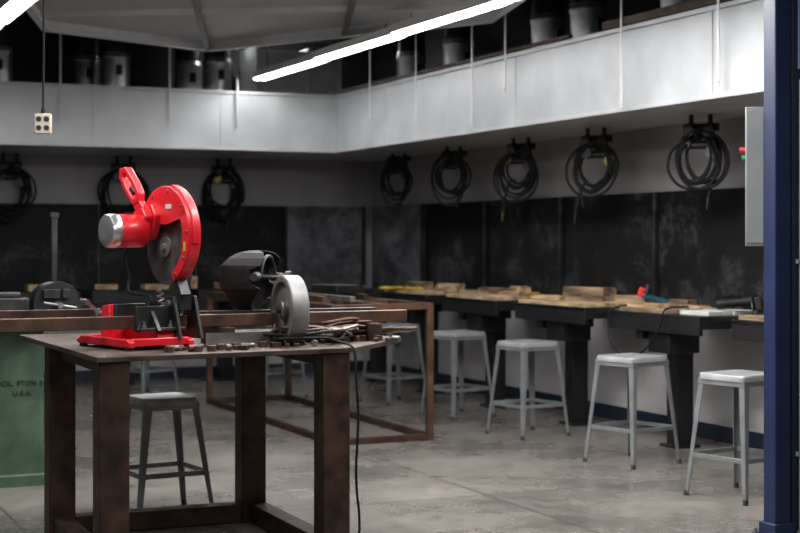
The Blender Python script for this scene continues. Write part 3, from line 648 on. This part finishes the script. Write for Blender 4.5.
# ---- welding helmet: faceted mask shell, headgear inside
hm=thing('welding_helmet','black faceted welding helmet with open back and headband on bars','welding helmet',W(.43,.12,.142),rad(-106))
hm.scale=(1.04,1.04,1.0)
def ol(w,f,c,bk):return [(-w*.98,bk),(-w,-.01),(-w*.86,-f*.62),(-c,-f),(c,-f),(w*.86,-f*.62),(w,-.01),(w*.98,bk)]
secs=[(.0,ol(.045,.085,.025,-.02)),(.04,ol(.075,.118,.045,-.005)),(.085,ol(.105,.135,.062,.03)),(.105,ol(.115,.150,.070,.05)),(.135,ol(.120,.146,.072,.005)),(.19,ol(.122,.146,.072,.005)),(.212,ol(.120,.150,.070,.055)),(.245,ol(.102,.120,.058,.065)),(.270,ol(.072,.080,.040,.05)),(.280,ol(.035,.035,.02,.02))]
bm=nb()
V=[[bm.verts.new((p[0],p[1],z)) for p in r] for z,r in secs]
for a_,b_ in zip(V,V[1:]):
    for k in range(7):bm.faces.new((a_[k],a_[k+1],b_[k+1],b_[k]))
o=fin(bm,'shell','black',hm,sm=False);sd=o.modifiers.new('s','SOLIDIFY');sd.thickness=.006
bv=o.modifiers.new('b','BEVEL');bv.width=.002
bm=nb();box(bm,(0,-.152,.160),(.135,.016,.10));fin(bm,'lens_frame','black',hm,bev=.004)
bm=nb();box(bm,(0,-.161,.163),(.11,.004,.062));fin(bm,'lens','glass',hm,bev=.002,label='dark green filter glass')
bm=nb();pts=[(.088*math.cos(a),.045+.09*math.sin(a),.160) for a in [2*math.pi*k/24 for k in range(24)]];tube(bm,pts,.009,6,True)
pts=[(.085*math.cos(a),.045,.160+.095*math.sin(a)) for a in [math.pi*k/14 for k in range(15)]];tube(bm,pts,.008,6);fin(bm,'headband','cap',hm)
for s in(-1,1):
    bm=nb();cyl(bm,(s*.10,.03,.160),(s*.137,.03,.160),.024,.019,14);fin(bm,'pivot_knob','cap',hm)
bm=nb();cyl(bm,(0,.13,.160),(0,.155,.160),.026,seg=16);fin(bm,'adjusting_knob','dsteel',hm)
# ---- steel wheel
wh=thing('steel_flanged_wheel','plain grey cast steel wheel with raised rim standing on table','wheel',(-.495,6.73,TZ),BA+rad(-3))
WR=.156
WM=Matrix.Translation((0,0,WR))@Matrix.Rotation(-math.pi/2,4,'Y')
bm=nb();lathe(bm,[(.128,-.040),(WR-.005,-.040),(WR,-.035),(WR,.035),(WR-.005,.040),(.128,.040),(.126,.022),(.04,.018),(.04,-.018),(.126,-.022),(.128,-.040)],WM,56);fin(bm,'rim','cast',wh)
bm=nb();lathe(bm,[(.016,-.045),(.034,-.045),(.041,-.036),(.041,.040),(.036,.045),(.016,.045)],WM,28);fin(bm,'hub','steel',wh)
bm=nb();cyl(bm,(-.06,0,WR),(.06,0,WR),.014,seg=16);fin(bm,'axle','dsteel',wh)
for s in(-1,1):
    bm=nb();xprism(bm,[(-.05,0),(.05,0),(.018,.14),(-.018,.14)],s*.054-.004,s*.054+.004);fin(bm,'cradle_plate','dsteel',wh,bev=.002)
# ---- loose cables
rd=random.Random(3)
for q in range(6):
    bm=nb();pts=[]
    for i in range(22):
        a=i*.8+q*2
        r=.07+.06*rd.random()
        pts.append(T(1.03+.05*q+r*1.7*math.cos(a),.38+.05*q+r*1.1*math.sin(a),TZ+.012+.009*q+.035*rd.random()+.0012*i))
    tube(bm,smooth(pts,5),.0075,7);tag(fin(bm,'loose_cable',['rubber','rust2','steel','rust','rust2','dsteel'][q]),'tangled loose cable heaped on the steel table','cable','tangled cables')
bm=nb();pts=[T(1.10,.30,TZ+.03),T(1.12,.2,TZ+.02),T(1.135,.09,TZ+.008),T(1.14,.06,TZ-.03),T(1.145,.055,TZ-.15),T(1.155,.06,.62),T(1.15,.07,.42),T(1.165,.10,.30),T(1.20,.16,.2),T(1.24,.25,.10),T(1.3,.4,.015),T(1.5,.5,.010)]
tube(bm,smooth(pts,6),.006,8);tag(fin(bm,'hanging_cable','rubber'),'thin dark cable hanging off table edge to floor','cable')
for i in range(14):
    bm=nb();l=rd.uniform(.14,.26);cyl(bm,(-l,0,0),(l,0,0),.007+.003*(i%2),seg=8)
    o=fin(bm,'metal_rod',['rust2','rust','steel'][i%3],loc=T(1.14+.025*i,.52+.05*(i%4),TZ+.01+.012*(i//4)),rz=A+rd.uniform(-.5,.5));tag(o,'thin loose metal rod on the steel table','rod','loose rods')
for i in range(40):
    if i<18:a=.34+.02*i;b=.14+.12*rd.random()
    elif i<27:a=.66+.045*(i-18);b=.18+.14*rd.random()
    else:a=1.12+.033*(i-27);b=.36+.16*rd.random()
    bm=nb();s=rd.uniform(.012,.022)
    if i%3==0:cyl(bm,(0,0,0),(0,0,s*1.2),s,seg=6)
    elif i%3==1:box(bm,(0,0,s*.6),(s*2.4,s*1.4,s*1.2))
    else:cyl(bm,(-s,0,s*.7),(s,0,s*.7),s*.7,seg=10)
    tag(fin(bm,'metal_offcut','rust2' if i%2 else ['rust2','rust','steel'][i%3],loc=T(a,b,TZ),rz=rd.uniform(0,3),bev=.0015),'small rusty steel offcut on the table','metal offcut','steel offcuts on the table')
# ---- hanging outlet box
ob=thing('hanging_outlet_box','beige outlet box with four sockets hanging on black cable','outlet box',(-1.86,7.82,1.955),0.1)
bm=nb();box(bm,(0,0,.05),(.085,.05,.105));fin(bm,'housing','beige',ob,bev=.006)
for sx in(-1,1):
    for z in(.028,.074):
        bm=nb();cyl(bm,(sx*.02,-.025,z),(sx*.02,-.029,z),.014,seg=16);fin(bm,'socket','blackm',ob)
bm=nb();cyl(bm,(0,0,.1),(0,0,.13),.014,.010,12);tube(bm,[(0,0,.12),(.004,0,.8),(0,0,1.5),(0,0,2.24)],.006,8);fin(bm,'cable','rubber',ob)
# ---------------------------------------------------------------- lights
def area(loc,sx,sy,p,rz=A,col=(1,.985,.965)):  # unseen area lights, added to fill the room from overhead
    l=bpy.data.lights.new('overhead_fill','AREA');l.shape='RECTANGLE';l.size=sx;l.size_y=sy;l.energy=p;l.color=col
    o=bpy.data.objects.new('overhead_fill',l);COL.objects.link(o);o.location=loc;o.rotation_euler=(0,0,rz);return o
area((-1.6,6.0,2.95),.3,2.4,66)
area((.6,6.4,2.95),.3,2.4,82)
area((1.0,3.6,2.95),.3,2.4,48)
area((-1.4,2.6,2.95),.3,2.4,48)
area((-.6,8.0,2.75),.3,1.4,66)
area((.85,8.0,2.75),.3,1.4,92)
w=bpy.data.worlds.new('w');S.world=w;w.use_nodes=True
w.node_tree.nodes['Background'].inputs[0].default_value=(.9,.89,.89,1);w.node_tree.nodes['Background'].inputs[1].default_value=.08
# ---------------------------------------------------------------- camera
cd=bpy.data.cameras.new('camera');co=bpy.data.objects.new('camera',cd);COL.objects.link(co);S.camera=co
co.location=(0,0,1.4);co.rotation_euler=(math.pi/2,0,0)
cd.sensor_width=36;cd.lens=67.5;cd.shift_y=-26.5/800
cd.dof.use_dof=True;cd.dof.focus_distance=6.6;cd.dof.aperture_fstop=3.0
cd.clip_end=60
S.view_settings.view_transform='Standard'
S.view_settings.look='None'
